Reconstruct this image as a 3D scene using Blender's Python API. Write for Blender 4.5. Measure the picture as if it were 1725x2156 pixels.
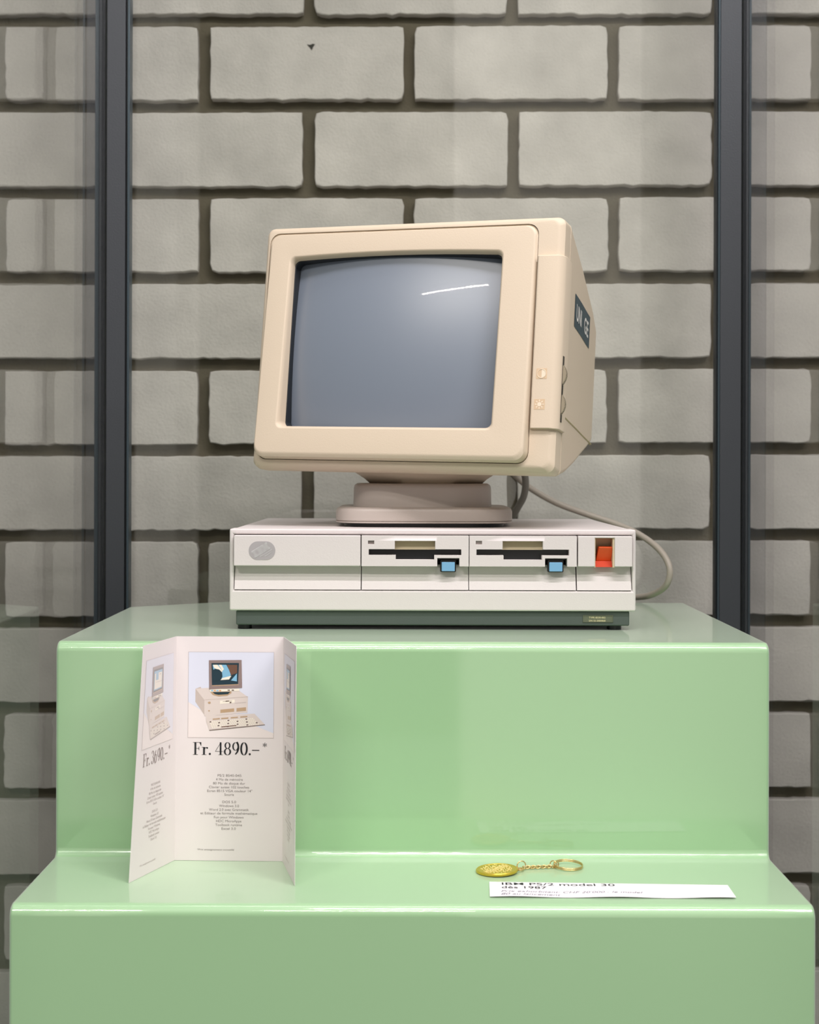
import bpy, bmesh, math, random
from mathutils import Vector, Matrix
random.seed(7)
S = bpy.context.scene
for o in list(bpy.data.objects): bpy.data.objects.remove(o)
C = S.collection
EYE = 1350.0            # camera height above the floor, mm
F = 3120.0              # focal length in pixels of the 1725 x 2156 frame
VX, VY = 866.0, 996.0   # where the level line of sight meets the frame

# ------------------------------------------------------------ camera
cd = bpy.data.cameras.new('camera'); cam = bpy.data.objects.new('camera', cd); C.objects.link(cam)
cd.sensor_fit = 'VERTICAL'; cd.sensor_height = 36.0; cd.sensor_width = 36.0
cd.lens = F / 2156 * 36.0
cd.shift_x = (862.5 - VX) / 2156; cd.shift_y = (VY - 1078) / 2156
cam.matrix_world = Matrix.Translation((0, 0, EYE / 1000)) @ Matrix.Rotation(math.pi / 2, 4, 'X') @ Matrix.Rotation(math.radians(0.16), 4, 'Z')
cd.dof.use_dof = True; cd.dof.focus_distance = 1.43; cd.dof.aperture_fstop = 9.0
cd.clip_start = 0.05
S.camera = cam
# ------------------------------------------------------------ look
S.view_settings.view_transform = 'Standard'; S.view_settings.look = 'None'
S.view_settings.gamma = 1.0; S.view_settings.use_curve_mapping = False
S.view_settings.exposure = -0.18
# ------------------------------------------------------------ light
wd = bpy.data.worlds.new('world'); S.world = wd; wd.use_nodes = True
bg = wd.node_tree.nodes['Background']; bg.inputs[0].default_value = (0.95, 0.955, 1.0, 1); bg.inputs[1].default_value = 0.36

def area(name, loc, target, sx, sy, power, color, spread=180):
    l = bpy.data.lights.new(name, 'AREA'); l.shape = 'RECTANGLE'; l.size = sx; l.size_y = sy
    l.energy = power; l.color = color; l.spread = math.radians(spread)
    o = bpy.data.objects.new(name, l); C.objects.link(o); o.location = loc
    d = Vector(target) - Vector(loc); o.rotation_euler = d.to_track_quat('-Z', 'Y').to_euler()
    return o
LAMPS = [(1.25, 0.1, .9, 27), (-0.1, -0.45, .5, 13), ]  # unseen extra lamps; the first is placed to brighten the monitor's right side
area('strip_and_fill_light', (0.45, 0.55, 2.745), (0.45, 0.5501, 0), 1.3, .03, 32, (1.0, .93, .97))  # added overhead fill that brightens the tread and other level surfaces
for i in range(18):      # row of separate light points in the left strip
    area('strip_and_fill_light', (-1.34 + i * .04, -.41 - i * .005, 2.745), (-1.34 + i * .04, -.4099 - i * .005, 0), .026, .02, 1.6, (1.0, .95, .88))
for lx, ly, ll, pw_ in LAMPS:
    area('strip_and_fill_light', (lx, ly, 2.745), (lx, ly + .0001, 0), ll, 0.022, pw_, (1.0, 0.945, 0.92))
area('window_light', (0.76, -2.85, 2.05), (0.76, 0, 2.05), 1.15, 4.0, 13, (1.0, 0.93, 0.84))
area('window_light', (-1.17, -2.85, 2.05), (-1.17, 0, 2.05), 0.28, 4.0, 3.2, (1.0, 0.93, 0.84))
area('added_top_fill', (0.05, 1.35, 2.30), (0.05, 1.3501, 0), 0.9, 0.05, 3, (1.0, 0.96, 0.90))  # weak fill added from above; no lamp is known inside the case

# ------------------------------------------------------------ materials
def lin(c):
    if isinstance(c, str):
        c = [int(c[i:i + 2], 16) / 255 for i in (0, 2, 4)]
        c = [x / 12.92 if x <= .04045 else ((x + .055) / 1.055) ** 2.4 for x in c]
    return (c[0], c[1], c[2], 1)
MATS = {}
def mat(name, c, rough=.5, spec=.5, coat=0, coat_rough=.05, metal=0, var=0, var_scale=40, bump=0, bump_scale=400, sheen=0):
    if name in MATS: return MATS[name]
    m = bpy.data.materials.new(name); m.use_nodes = True; nt = m.node_tree; b = nt.nodes['Principled BSDF']
    b.inputs['Base Color'].default_value = lin(c); b.inputs['Roughness'].default_value = rough
    b.inputs['Specular IOR Level'].default_value = spec; b.inputs['Metallic'].default_value = metal
    b.inputs['Coat Weight'].default_value = coat; b.inputs['Coat Roughness'].default_value = coat_rough
    if name == 'glossy_mint_plastic': b.inputs['Coat IOR'].default_value = 1.65
    if sheen: b.inputs['Sheen Weight'].default_value = sheen; b.inputs['Sheen Roughness'].default_value = .5; b.inputs['Sheen Tint'].default_value = (1, .97, 1, 1)
    if var or bump:
        tc = nt.nodes.new('ShaderNodeTexCoord')
    if var:
        n = nt.nodes.new('ShaderNodeTexNoise'); n.inputs['Scale'].default_value = var_scale; n.inputs['Detail'].default_value = 5
        nt.links.new(tc.outputs['Object'], n.inputs['Vector'])
        mr = nt.nodes.new('ShaderNodeMapRange'); mr.inputs['From Min'].default_value = .25; mr.inputs['From Max'].default_value = .75
        mr.inputs['To Min'].default_value = 1 - var; mr.inputs['To Max'].default_value = 1 + var
        nt.links.new(n.outputs[0], mr.inputs[0])
        mx = nt.nodes.new('ShaderNodeVectorMath'); mx.operation = 'SCALE'
        mx.inputs[0].default_value = lin(c)[:3]; nt.links.new(mr.outputs[0], mx.inputs['Scale'])
        nt.links.new(mx.outputs[0], b.inputs['Base Color'])
    if bump:
        n = nt.nodes.new('ShaderNodeTexNoise'); n.inputs['Scale'].default_value = bump_scale; n.inputs['Detail'].default_value = 4
        nt.links.new(tc.outputs['Object'], n.inputs['Vector'])
        bp = nt.nodes.new('ShaderNodeBump'); bp.inputs['Strength'].default_value = bump; bp.inputs['Distance'].default_value = .001
        nt.links.new(n.outputs[0], bp.inputs['Height']); nt.links.new(bp.outputs[0], b.inputs['Normal'])
    MATS[name] = m
    return m
def glass_mat():
    m = bpy.data.materials.new('clear_glass'); m.use_nodes = True; nt = m.node_tree; nt.nodes.clear()
    out = nt.nodes.new('ShaderNodeOutputMaterial'); mix = nt.nodes.new('ShaderNodeMixShader')
    tr = nt.nodes.new('ShaderNodeBsdfTransparent'); tr.inputs[0].default_value = (.975, .99, .975, 1)
    gl = nt.nodes.new('ShaderNodeBsdfGlossy'); gl.inputs['Roughness'].default_value = 0.0
    fr = nt.nodes.new('ShaderNodeFresnel'); fr.inputs[0].default_value = 1.5
    # the pane is closed: seen from inside, the facet is as reflective as from outside
    geo = nt.nodes.new('ShaderNodeNewGeometry'); mi = nt.nodes.new('ShaderNodeMix'); mi.data_type = 'FLOAT'
    mi.inputs[2].default_value = 1.5; mi.inputs[3].default_value = 1 / 1.5
    nt.links.new(geo.outputs['Backfacing'], mi.inputs[0])
    # ior handed to Fresnel is inverted on back faces by the node itself, so undo it
    mi.inputs[3].default_value = 1 / 1.5
    nt.links.new(mi.outputs[0], fr.inputs[0])
    nt.links.new(fr.outputs[0], mix.inputs[0]); nt.links.new(tr.outputs[0], mix.inputs[1]); nt.links.new(gl.outputs[0], mix.inputs[2])
    nt.links.new(mix.outputs[0], out.inputs[0]); return m
GLASS = glass_mat()

# ------------------------------------------------------------ mesh helpers (all in mm: x right, y depth from the camera, z height above eye level)
class MB:
    def __init__(s): s.v = []; s.f = []; s.m = []; s.mi = 0
    def add(s, vs, fs):
        o = len(s.v); s.v += [Vector(p) for p in vs]
        for f in fs: s.f.append([i + o for i in f]); s.m.append(s.mi)
    def box(s, x0, x1, y0, y1, z0, z1):
        vs = [(x, y, z) for x in (x0, x1) for y in (y0, y1) for z in (z0, z1)]
        s.add(vs, [(0, 1, 3, 2), (4, 6, 7, 5), (0, 4, 5, 1), (2, 3, 7, 6), (0, 2, 6, 4), (1, 5, 7, 3)])
    def loft(s, rings, cap0=True, cap1=True, closed=True):
        n = len(rings[0]); vs = [p for r in rings for p in r]; fs = []
        for k in range(len(rings) - 1):
            for i in range(n if closed else n - 1):
                j = (i + 1) % n
                fs.append((k * n + i, k * n + j, (k + 1) * n + j, (k + 1) * n + i))
        if cap0: fs.append(tuple(range(n))[::-1])
        if cap1: fs.append(tuple((len(rings) - 1) * n + i for i in range(n)))
        s.add(vs, fs)
    def prism(s, poly, a, b):           # poly: list of 2D, a(p) and b(p) map to the two ends
        s.loft([[a(p) for p in poly], [b(p) for p in poly]])
    def poly(s, pts): s.add(pts, [tuple(range(len(pts)))])
    def tube(s, pts, r, n=12, cap=True):
        pts = [Vector(p) for p in pts]; rings = []; up = None
        for i, p in enumerate(pts):
            t = (pts[min(i + 1, len(pts) - 1)] - pts[max(i - 1, 0)]).normalized()
            if up is None: up = t.orthogonal().normalized()
            up = (up - t * up.dot(t)).normalized(); w = t.cross(up)
            rr = r[i] if isinstance(r, (list, tuple)) else r
            rings.append([p + (up * math.cos(a) + w * math.sin(a)) * rr for a in [2 * math.pi * k / n for k in range(n)]])
        s.loft(rings, cap, cap)
    def torus(s, c, R1, R2, r, ax, ay, n=28, k=8):
        c = Vector(c); ax = Vector(ax).normalized(); ay = Vector(ay).normalized(); az = ax.cross(ay)
        rings = []
        for i in range(n):
            a = 2 * math.pi * i / n
            d = (ax * math.cos(a) * R1 + ay * math.sin(a) * R2); dn = d.normalized()
            rings.append([c + d + (dn * math.cos(b) + az * math.sin(b)) * r for b in [2 * math.pi * j / k for j in range(k)]])
        rings.append(rings[0]); s.loft(rings, False, False)
    def plate(s, x0, x1, z0, z1, holes, y0, y1):    # slab between depths y0 (near) and y1 with rectangular holes
        xs = sorted({x0, x1} | {h[0] for h in holes if x0 < h[0] < x1} | {h[1] for h in holes if x0 < h[1] < x1})
        zs = sorted({z0, z1} | {h[2] for h in holes if z0 < h[2] < z1} | {h[3] for h in holes if z0 < h[3] < z1})
        full = {}
        for i in range(len(xs) - 1):
            for j in range(len(zs) - 1):
                cx = (xs[i] + xs[i + 1]) / 2; cz = (zs[j] + zs[j + 1]) / 2
                full[i, j] = not any(h[0] < cx < h[1] and h[2] < cz < h[3] for h in holes)
        idx = {}; vs = []; fs = []
        def V(i, j, k):
            if (i, j, k) not in idx: idx[i, j, k] = len(vs); vs.append((xs[i], (y0, y1)[k], zs[j]))
            return idx[i, j, k]
        for (i, j), ok in full.items():
            if not ok: continue
            fs.append((V(i, j, 0), V(i + 1, j, 0), V(i + 1, j + 1, 0), V(i, j + 1, 0)))
            fs.append((V(i, j, 1), V(i, j + 1, 1), V(i + 1, j + 1, 1), V(i + 1, j, 1)))
            if not full.get((i - 1, j)): fs.append((V(i, j, 0), V(i, j + 1, 0), V(i, j + 1, 1), V(i, j, 1)))
            if not full.get((i + 1, j)): fs.append((V(i + 1, j, 0), V(i + 1, j, 1), V(i + 1, j + 1, 1), V(i + 1, j + 1, 0)))
            if not full.get((i, j - 1)): fs.append((V(i, j, 0), V(i, j, 1), V(i + 1, j, 1), V(i + 1, j, 0)))
            if not full.get((i, j + 1)): fs.append((V(i, j + 1, 0), V(i + 1, j + 1, 0), V(i + 1, j + 1, 1), V(i, j + 1, 1)))
        s.add(vs, fs)

def empty(name, loc, label, cat, group=None):
    o = bpy.data.objects.new(name, None); C.objects.link(o); o.empty_display_size = .02
    o.location = (loc[0] / 1000, loc[1] / 1000, (loc[2] + EYE) / 1000)
    o['label'] = label; o['category'] = cat
    if group: o['group'] = group
    return o
def rootof(o):
    while o.parent: o = o.parent
    return o
def obj(name, mb, mats, parent=None, origin=None, label=None, cat=None, group=None, kind=None, bevel=0, seg=3, smooth=30, weld=0, xf=None, flip=True, wn=True):
    me = bpy.data.meshes.new(name)
    off = Vector((0, 0, -EYE)) if origin is None else Vector(origin)
    if parent is not None:
        r = rootof(parent); off = Vector((r.location.x * 1000, r.location.y * 1000, r.location.z * 1000 - EYE))
    pts = [(xf(p) if xf else p) for p in mb.v]
    me.from_pydata([(Vector(p) - off) / 1000 for p in pts], [], mb.f)
    if not isinstance(mats, (list, tuple)): mats = [mats]
    for m in mats: me.materials.append(m)
    for p, i in zip(me.polygons, mb.m): p.material_index = i
    bm = bmesh.new(); bm.from_mesh(me)
    if weld: bmesh.ops.remove_doubles(bm, verts=bm.verts, dist=weld / 1000)
    if flip: bmesh.ops.recalc_face_normals(bm, faces=bm.faces)
    bm.to_mesh(me); bm.free()
    for p in me.polygons: p.use_smooth = True
    try: me.set_sharp_from_angle(angle=math.radians(smooth))
    except Exception: pass
    o = bpy.data.objects.new(name, me); C.objects.link(o)
    if parent is not None: o.parent = parent
    else: o.location = (off.x / 1000, off.y / 1000, (off.z + EYE) / 1000)
    if bevel == 0 and wn:
        w = o.modifiers.new('weighted_normal', 'WEIGHTED_NORMAL'); w.keep_sharp = True; w.weight = 80
    if bevel:
        b = o.modifiers.new('bevel', 'BEVEL'); b.width = bevel / 1000; b.segments = seg; b.limit_method = 'ANGLE'
        b.angle_limit = math.radians(40); b.harden_normals = True
    if label: o['label'] = label
    if cat: o['category'] = cat
    if group: o['group'] = group
    if kind: o['kind'] = kind
    return o
def PX(x, d): return (x - VX) * d / F
def PZ(y, d): return -(y - VY) * d / F
def rr(cx, cy, hw, hh, r, n=6):
    out = []
    for (sx, sy, a0) in ((1, 1, 0), (-1, 1, 90), (-1, -1, 180), (1, -1, 270)):
        for k in range(n + 1):
            a = math.radians(a0 + 90 * k / n)
            out.append((cx + sx * (hw - r) + r * math.cos(a), cy + sy * (hh - r) + r * math.sin(a)))
    return out
def se(cx, cy, a, b, e=4, n=64):
    out = []
    for k in range(n):
        t = 2 * math.pi * k / n; c, s_ = math.cos(t), math.sin(t)
        out.append((cx + a * math.copysign(abs(c) ** (2 / e), c), cy + b * math.copysign(abs(s_) ** (2 / e), s_)))
    return out
def spline(pts, n=10):
    P = [Vector(p) for p in pts]; P = [P[0] * 2 - P[1]] + P + [P[-1] * 2 - P[-2]]; out = []
    for i in range(1, len(P) - 2):
        for k in range(n):
            t = k / n; a, b, c, d = P[i - 1:i + 3]
            out.append(.5 * ((2 * b) + (c - a) * t + (2 * a - 5 * b + 4 * c - d) * t * t + (3 * b - a - 3 * c + d) * t ** 3))
    out.append(P[-2]); return out
_tc = {}
def text2d(s, bold=0, shear=0, space=1):
    key = (s, bold, shear, space)
    if key in _tc: return _tc[key]
    cu = bpy.data.curves.new('t', 'FONT'); cu.body = s; cu.size = 1; cu.offset = bold; cu.shear = shear; cu.resolution_u = 4
    cu.space_character = space
    o = bpy.data.objects.new('t', cu); C.objects.link(o); bpy.context.view_layer.update()
    me = bpy.data.meshes.new_from_object(o.evaluated_get(bpy.context.evaluated_depsgraph_get()))
    v = [(p.co.x, p.co.y) for p in me.vertices]; f = [tuple(p.vertices) for p in me.polygons]
    bpy.data.objects.remove(o); bpy.data.curves.remove(cu); bpy.data.meshes.remove(me)
    _tc[key] = (v, f); return v, f
CAP = max(p[1] for p in text2d('H')[0])
def put_text(mb, s, x0, x1, base, cap, fn, bold=0, shear=0, space=1):
    v, f = text2d(s, bold, shear, space)
    a = min(p[0] for p in v); b = max(p[0] for p in v)
    mb.add([fn(x0 + (p[0] - a) / (b - a) * (x1 - x0), base + p[1] / CAP * cap) for p in v], f)

# high contrast serif lettering (thin horizontals, thick verticals); unit = cap height
def didone():
    G = {}
    def stroke(pts, th=.15, hair=.028, w=None, ex=1.6):
        V = []; n = len(pts); L = []; R = []
        for i, p in enumerate(pts):
            a = pts[max(i - 1, 0)]; b = pts[min(i + 1, n - 1)]
            dx, dy = b[0] - a[0], b[1] - a[1]; l = math.hypot(dx, dy) or 1; dx /= l; dy /= l
            ww = w[i] if w else hair + (th - hair) * abs(dy) ** ex
            L.append((p[0] - dy * ww / 2, p[1] + dx * ww / 2)); R.append((p[0] + dy * ww / 2, p[1] - dx * ww / 2))
        return L + R, [(i, i + 1, n + i + 1, n + i) for i in range(n - 1)]
    def arc(cx, cy, rx, ry, a0, a1, n=28): return [(cx + rx * math.cos(math.radians(a0 + (a1 - a0) * k / n)), cy + ry * math.sin(math.radians(a0 + (a1 - a0) * k / n))) for k in range(n + 1)]
    def dot(cx, cy, r): p = arc(cx, cy, r, r, 0, 360, 16)[:-1]; return p, [tuple(range(16))]
    def rect(x0, x1, y0, y1): return [(x0, y0), (x1, y0), (x1, y1), (x0, y1)], [(0, 1, 2, 3)]
    G['F'] = ([rect(.12, .27, 0, 1), rect(.0, .4, 0, .03), rect(.0, .66, .97, 1), rect(.27, .5, .49, .52),
               ([(.66, 1), (.66, .72), (.63, .72), (.52, .97), (.52, 1)], [(0, 1, 2, 3, 4)]), ([(.5, .66), (.5, .36), (.47, .36), (.44, .49), (.44, .52), (.47, .66)], [(0, 1, 2, 3, 4, 5)])], .66)
    G['r'] = ([rect(.1, .25, 0, .62), rect(0, .36, 0, .03), rect(0, .2, .59, .62), stroke(arc(.37, .44, .13, .16, 175, 60), .06), dot(.42, .55, .07)], .5)
    G['.'] = ([dot(.09, .075, .085)], .2)
    G['-'] = ([rect(.02, .6, .35, .42)], .62)
    G['0'] = ([stroke(arc(.3, .5, .225, .49, 0, 360, 48), .15)], .62)
    G['8'] = ([stroke(arc(.29, .755, .18, .235, 0, 360, 40), .12), stroke(arc(.29, .26, .22, .25, 0, 360, 40), .14)], .6)
    G['9'] = ([stroke(arc(.28, .68, .2, .31, 20, 340, 40), .12), stroke(arc(-.02, .62, .52, .66, 40, -58, 36), .15)], .6)
    G['6'] = ([stroke(arc(.3, .32, .2, .31, 200, 520, 40), .12), stroke(arc(.62, .38, .52, .66, 220, 122, 36), .15)], .6)
    G['3'] = ([stroke(arc(.24, .76, .2, .23, 140, -90, 30), .13), stroke(arc(.23, .27, .24, .26, 90, -150, 30), .15), dot(.08, .85, .055), dot(.06, .17, .07)], .56)
    G['4'] = ([rect(.36, .5, 0, 1), rect(.26, .6, 0, .03), rect(.0, .62, .27, .3), stroke([(.02, .285), (.44, .98)], w=[.03, .03])], .64)
    st = []
    for k in range(6):
        a = math.radians(30 + 60 * k); st.append(stroke([(.16, .82), (.16 + .17 * math.cos(a), .82 + .17 * math.sin(a))], w=[.015, .06]))
    G['*'] = (st, .34); G[' '] = ([], .22)
    return G
DID = didone()
def put_didone(mb, s, x0, x1, base, cap, fn):
    tot = sum(DID[c][1] + .045 for c in s) - .045; k = (x1 - x0) / tot; x = 0
    for c in s:
        for vs, fs in DID[c][0]:
            mb.add([fn(x0 + (x + p[0]) * k, base + p[1] * cap) for p in vs], fs)
        x += DID[c][1] + .045

# ============================================================ the room
WD = 1930.0     # depth of the brick faces
M_brick = mat('pale_lime_brick', 'bfb9b4', .85, .3, var=.16, var_scale=14, bump=.8, bump_scale=260)
M_mortar = mat('grey_brown_mortar', '625b4e', .95, .2, var=.12, var_scale=30, bump=.6, bump_scale=300)
def brick_wall():
    mb = MB(); k0 = WD / F
    def slope(x, z): return z + x * math.tan(math.radians(.28))
    def brick(x0, x1, z0, z1):
        n1, n2 = max(4, int((x1 - x0) / 9)), 9
        pts = []
        for i in range(n1): pts.append([x0 + (x1 - x0) * i / n1, z0, 0, -1])
        for i in range(n2): pts.append([x1, z0 + (z1 - z0) * i / n2, 1, 0])
        for i in range(n1): pts.append([x1 - (x1 - x0) * i / n1, z1, 0, 1])
        for i in range(n2): pts.append([x0, z1 - (z1 - z0) * i / n2, -1, 0])
        cx, cz = (x0 + x1) / 2, (z0 + z1) / 2; f = random.uniform(-.8, .8)
        A, B, D = [], [], []
        cr = [random.uniform(1, 3.5) for _ in range(4)]
        for p in pts:
            jx, jz = random.gauss(0, .45), random.gauss(0, .6 if p[3] == -1 else .35)
            x, z = p[0] + jx, p[1] + jz
            # worn corners
            dx = min(abs(p[0] - x0), abs(p[0] - x1)); dz = min(abs(p[1] - z0), abs(p[1] - z1))
            c = cr[(p[0] > cx) * 2 + (p[1] > cz)]
            if dx + dz < 4: x += c * .6 * (1 if p[0] < cx else -1); z += c * .6 * (1 if p[1] < cz else -1)
            D.append((x - (x - cx) / abs(x - cx + .001) * .4, WD + 18, slope(x, z)))
            B.append((x, WD + 1.0 + f, slope(x, z)))
            A.append((x + (1.0 if x < cx else -1.0), WD + f, slope(x, z + (1.0 if z < cz else -1.0))))
        mb.loft([D, B, A], False, True)
    for k in range(-3, 16):
        zt = PZ(55 + 181 * (k - 1), WD); zb = zt - 155 * k0
        if zb < -EYE - 60: break
        off = 859 if (k - 1) % 2 == 0 else 648
        for j in range(-4, 5):
            xa = PX(off + 430.5 * j + 12 + random.uniform(-2, 2), WD); xb = PX(off + 430.5 * (j + 1) - 12 + random.uniform(-2, 2), WD)
            brick(xa, xb, zb + random.uniform(-.8, .8), zt + random.uniform(-.6, .6))
    mb.mi = 1
    mb.box(-1200, 1200, WD + 15, WD + 60, -EYE, 700)
    # small chip hole in a brick near the top
    mb.mi = 2
    x, z = PX(653, WD), PZ(99, WD)
    y = WD - 1.2
    mb.poly([(x - 5.5, y, z + 3), (x - 2, y, z + 2), (x + 2, y, z + 3.5), (x + 5, y, z + 3), (x + 2.5, y, z - .5), (x + 1, y, z - 5), (x - 1.5, y, z - 1.5)])
    obj('wall_back', mb, [M_brick, M_mortar, mat('dark_chip', '3a3833', .9)], kind='structure', smooth=25, flip=True)
brick_wall()
mb = MB(); mb.box(-3200, 3200, -3200, WD + 60, -EYE - 40, -EYE)
obj('floor', mb, mat('grey_floor', '8a8a88', .6, var=.06, var_scale=3), kind='structure')
M_plaster = mat('room_plaster', 'cfccc6', .8, bump=.2, bump_scale=60)
for i, (a, b) in enumerate([(-3200, -1031), (190, 3200)]):
    mb = MB(); mb.box(a, b, -3200, -2900, -EYE, 2850)
    obj('wall_front', mb, M_plaster, kind='structure')
mb = MB(); mb.box(-1300, 500, -5000, -4900, -EYE, 2850)
obj('wall_corridor', mb, mat('dark_corridor', '4a4c4c', .8), kind='structure')
mb = MB(); mb.box(-3200, 3200, -5000, 300, 2850, 2900); obj('ceiling', mb, M_plaster, kind='structure')

# ============================================================ glass display case
case = empty('display_case', (0, 1500, -EYE), 'glass display case with slim dark grey metal corner posts behind the green stepped plinth', 'display case')
M_post = mat('anodised_grey', '414449', .45, .5, metal=.3, bump=.15, bump_scale=500)
M_postd = mat('black_seal', '0d1418', .5)
M_poste = mat('blue_grey_edge', '3d4a52', .35, .5, metal=.3)
PD = 1800.0
def post(segs, inner):
    mb = MB()
    for (a, b, y0, mi) in segs:
        mb.mi = mi
        mb.box(PX(a, PD), PX(b, PD), PD + y0, PD + 19, -EYE, 900)
    return obj('corner_post', mb, [M_post, M_postd, M_poste], case, bevel=.5, seg=2)
post([(198, 206, 0, 2), (206, 211, 2, 0), (211, 223, 14, 1), (223, 262, 0, 0), (262, 266, 5, 1), (266, 271, 1, 2)], 1)
post([(1508, 1512, 5, 1), (1512, 1516, 1, 2), (1516, 1560, 0, 0), (1560, 1571, 14, 1), (1571, 1576, 2, 0), (1576, 1581, 0, 2)], -1)
XL, XR = PX(217, PD), PX(1566, PD)
mb = MB(); mb.box(XL - 2.5, XL + 2.5, 1050, PD + 13, -EYE, 900); obj('side_pane', mb, GLASS, case)
mb = MB(); mb.box(XR - 2.5, XR + 2.5, 1050, PD + 13, -EYE, 900); obj('side_pane', mb, GLASS, case)
mb = MB(); mb.box(PX(268, PD), PX(1511, PD), PD + 20, PD + 25, -EYE, 900); obj('back_pane', mb, GLASS, case)

# ============================================================ green stepped plinth
M_green = mat('glossy_mint_plastic', (.305, .53, .27), .5, .9, coat=1.0, coat_rough=.05, bump=.03, bump_scale=250, sheen=.55)
TOP, TREAD = -153.5, -347.0
XP0, XP1 = -321.5, 325.5
def plinth_profile(back):
    prof = []
    def arc(cx, cz, r, a0, a1, n=7):
        for k in range(n + 1):
            a = math.radians(a0 + (a1 - a0) * k / n); prof.append((cx + r * math.cos(a), cz + r * math.sin(a)))
    prof.append((back, -EYE)); prof.append((back, TOP))
    arc(1342 + 9, TOP - 9, 9, 90, 180)             # top front edge
    arc(1342 - 7, TREAD + 7, 7, 0, -90)            # inner fillet at riser foot
    arc(1187 + 9, TREAD - 9, 9, 90, 180)           # tread nosing
    prof.append((1187, -EYE))
    return prof
def back_at(x):
    return 1761 if x > -216 else 1761 - (-216 - x) * 75 / 105
def inset(p, d):
    y, z = p
    return (y + (d if y < 1600 else -d), z - (d if z > -EYE + 1 else 0))
sl = [(3 * (1 - math.cos(math.pi / 2 * k / 4)), 3 * (1 - math.sin(math.pi / 2 * k / 4))) for k in range(5)]
stations = [(XP0 + d, i) for d, i in sl] + [(-216, 0), (-100, 0), (150, 0)] + [(XP1 - d, i) for d, i in reversed(sl)]
mb = MB(); mb.loft([[(x, *inset(p, i)) for p in plinth_profile(back_at(x))] for x, i in stations])
obj('stepped_plinth', mb, M_green, origin=(0, 1450, -EYE), smooth=40,
    label='glossy mint green two-stepped display plinth carrying the beige computer and the white leaflet', cat='plinth')

# ============================================================ computer system unit
PF = 1443.0
M_pc = mat('pearl_white_plastic', 'd5cecc', .55, .4, bump=.12, bump_scale=900)
M_pcb = mat('brown_gap', '6d6142', .8)
M_dkbase = mat('dark_green_grey_plastic', '4c5550', .5, .4, bump=.1, bump_scale=900)
M_black = mat('black_plastic', '0b0d10', .35)
M_beigein = mat('tan_slot_plastic', 'cdbd9e', .6)
M_blue = mat('light_blue_button', '76a9ce', .45)
M_orange = mat('orange_switch', 'e8561c', .45)
M_red = mat('dark_orange_switch', 'c23a14', .45)
X0, X1 = PX(483, PF), PX(1341, PF)
TOPZ, CB = -54.8, PZ(1287, PF)
pc = empty('desktop_computer', ((X0 + X1) / 2, 1600, TOP), 'pearl white desktop computer with two floppy drives and orange switch on the green plinth', 'computer')
def pxr(x0, x1, y0, y1, d=PF): return (PX(x0, d), PX(x1, d), PZ(y1, d), PZ(y0, d))
# front frame
o_ = pxr(483, 1341, 1118, 1287); h_ = pxr(492, 1333, 1126, 1244)
mb = MB(); mb.plate(X0, X1, CB, TOPZ, [h_], 1446, 1474)
obj('front_frame', mb, M_pc, pc, bevel=3.2)
mb = MB(); mb.box(h_[0] - 2, h_[1] + 2, 1466, 1474, h_[2] - 2, h_[3] + 2)
obj('frame_backing', mb, M_pcb, pc)
mb = MB(); mb.box(X0 + .8, X1 - .8, 1474.5, 1800, CB, TOPZ - .4)
obj('top_cover', mb, M_pc, pc, bevel=2.5)
mb = MB(); mb.box(PX(496, PF), PX(1329, PF), 1450, 1785, TOP + 4.5, CB)
obj('base', mb, M_dkbase, pc, bevel=1.5)
for fx in (PX(512, PF), PX(1300, PF)):
    for fy in (1462, 1750):
        mb = MB(); mb.loft([[(p[0], p[1], z) for p in se(fx, fy, 7, 7, 2, 24)] for z in (TOP, TOP + 4.7)])
        obj('foot', mb, M_black, pc)
def front_panel(name, x0, x1, holes_up, holes_low, low=True):
    # protruding upper band, undercut step, sloped lower band
    up = pxr(x0, x1, 1127.5, 1192); mb = MB()
    mb.plate(up[0], up[1], up[2], up[3], holes_up, 1439.5, 1454)
    p = obj(name, mb, M_pc, pc, bevel=.9, seg=2)
    lo = pxr(x0, x1, 1190, 1242.5)
    cuts = sorted({lo[0], lo[1]} | {h[0] for h in holes_low} | {h[1] for h in holes_low})
    lm = MB()
    for a, b in zip(cuts[:-1], cuts[1:]):
        hz = [h for h in holes_low if h[0] <= a and b <= h[1]]
        zt = hz[0][2] if hz else lo[3]
        t = (zt - lo[2]) / (lo[3] - lo[2]); yf = 1446 + 7.5 * t
        lm.add([(a, 1446, lo[2]), (b, 1446, lo[2]), (b, yf, zt), (a, yf, zt), (a, 1465, lo[2]), (b, 1465, lo[2]), (b, 1465, zt), (a, 1465, zt)],
               [(0, 1, 2, 3), (4, 5, 6, 7), (0, 1, 5, 4), (2, 3, 7, 6), (0, 3, 7, 4), (1, 2, 6, 5)])
    obj('lower_band', lm, M_pc, p, flip=True)
    return p
bp_ = front_panel('blank_panel', 493.5, 760, [], [])
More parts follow.
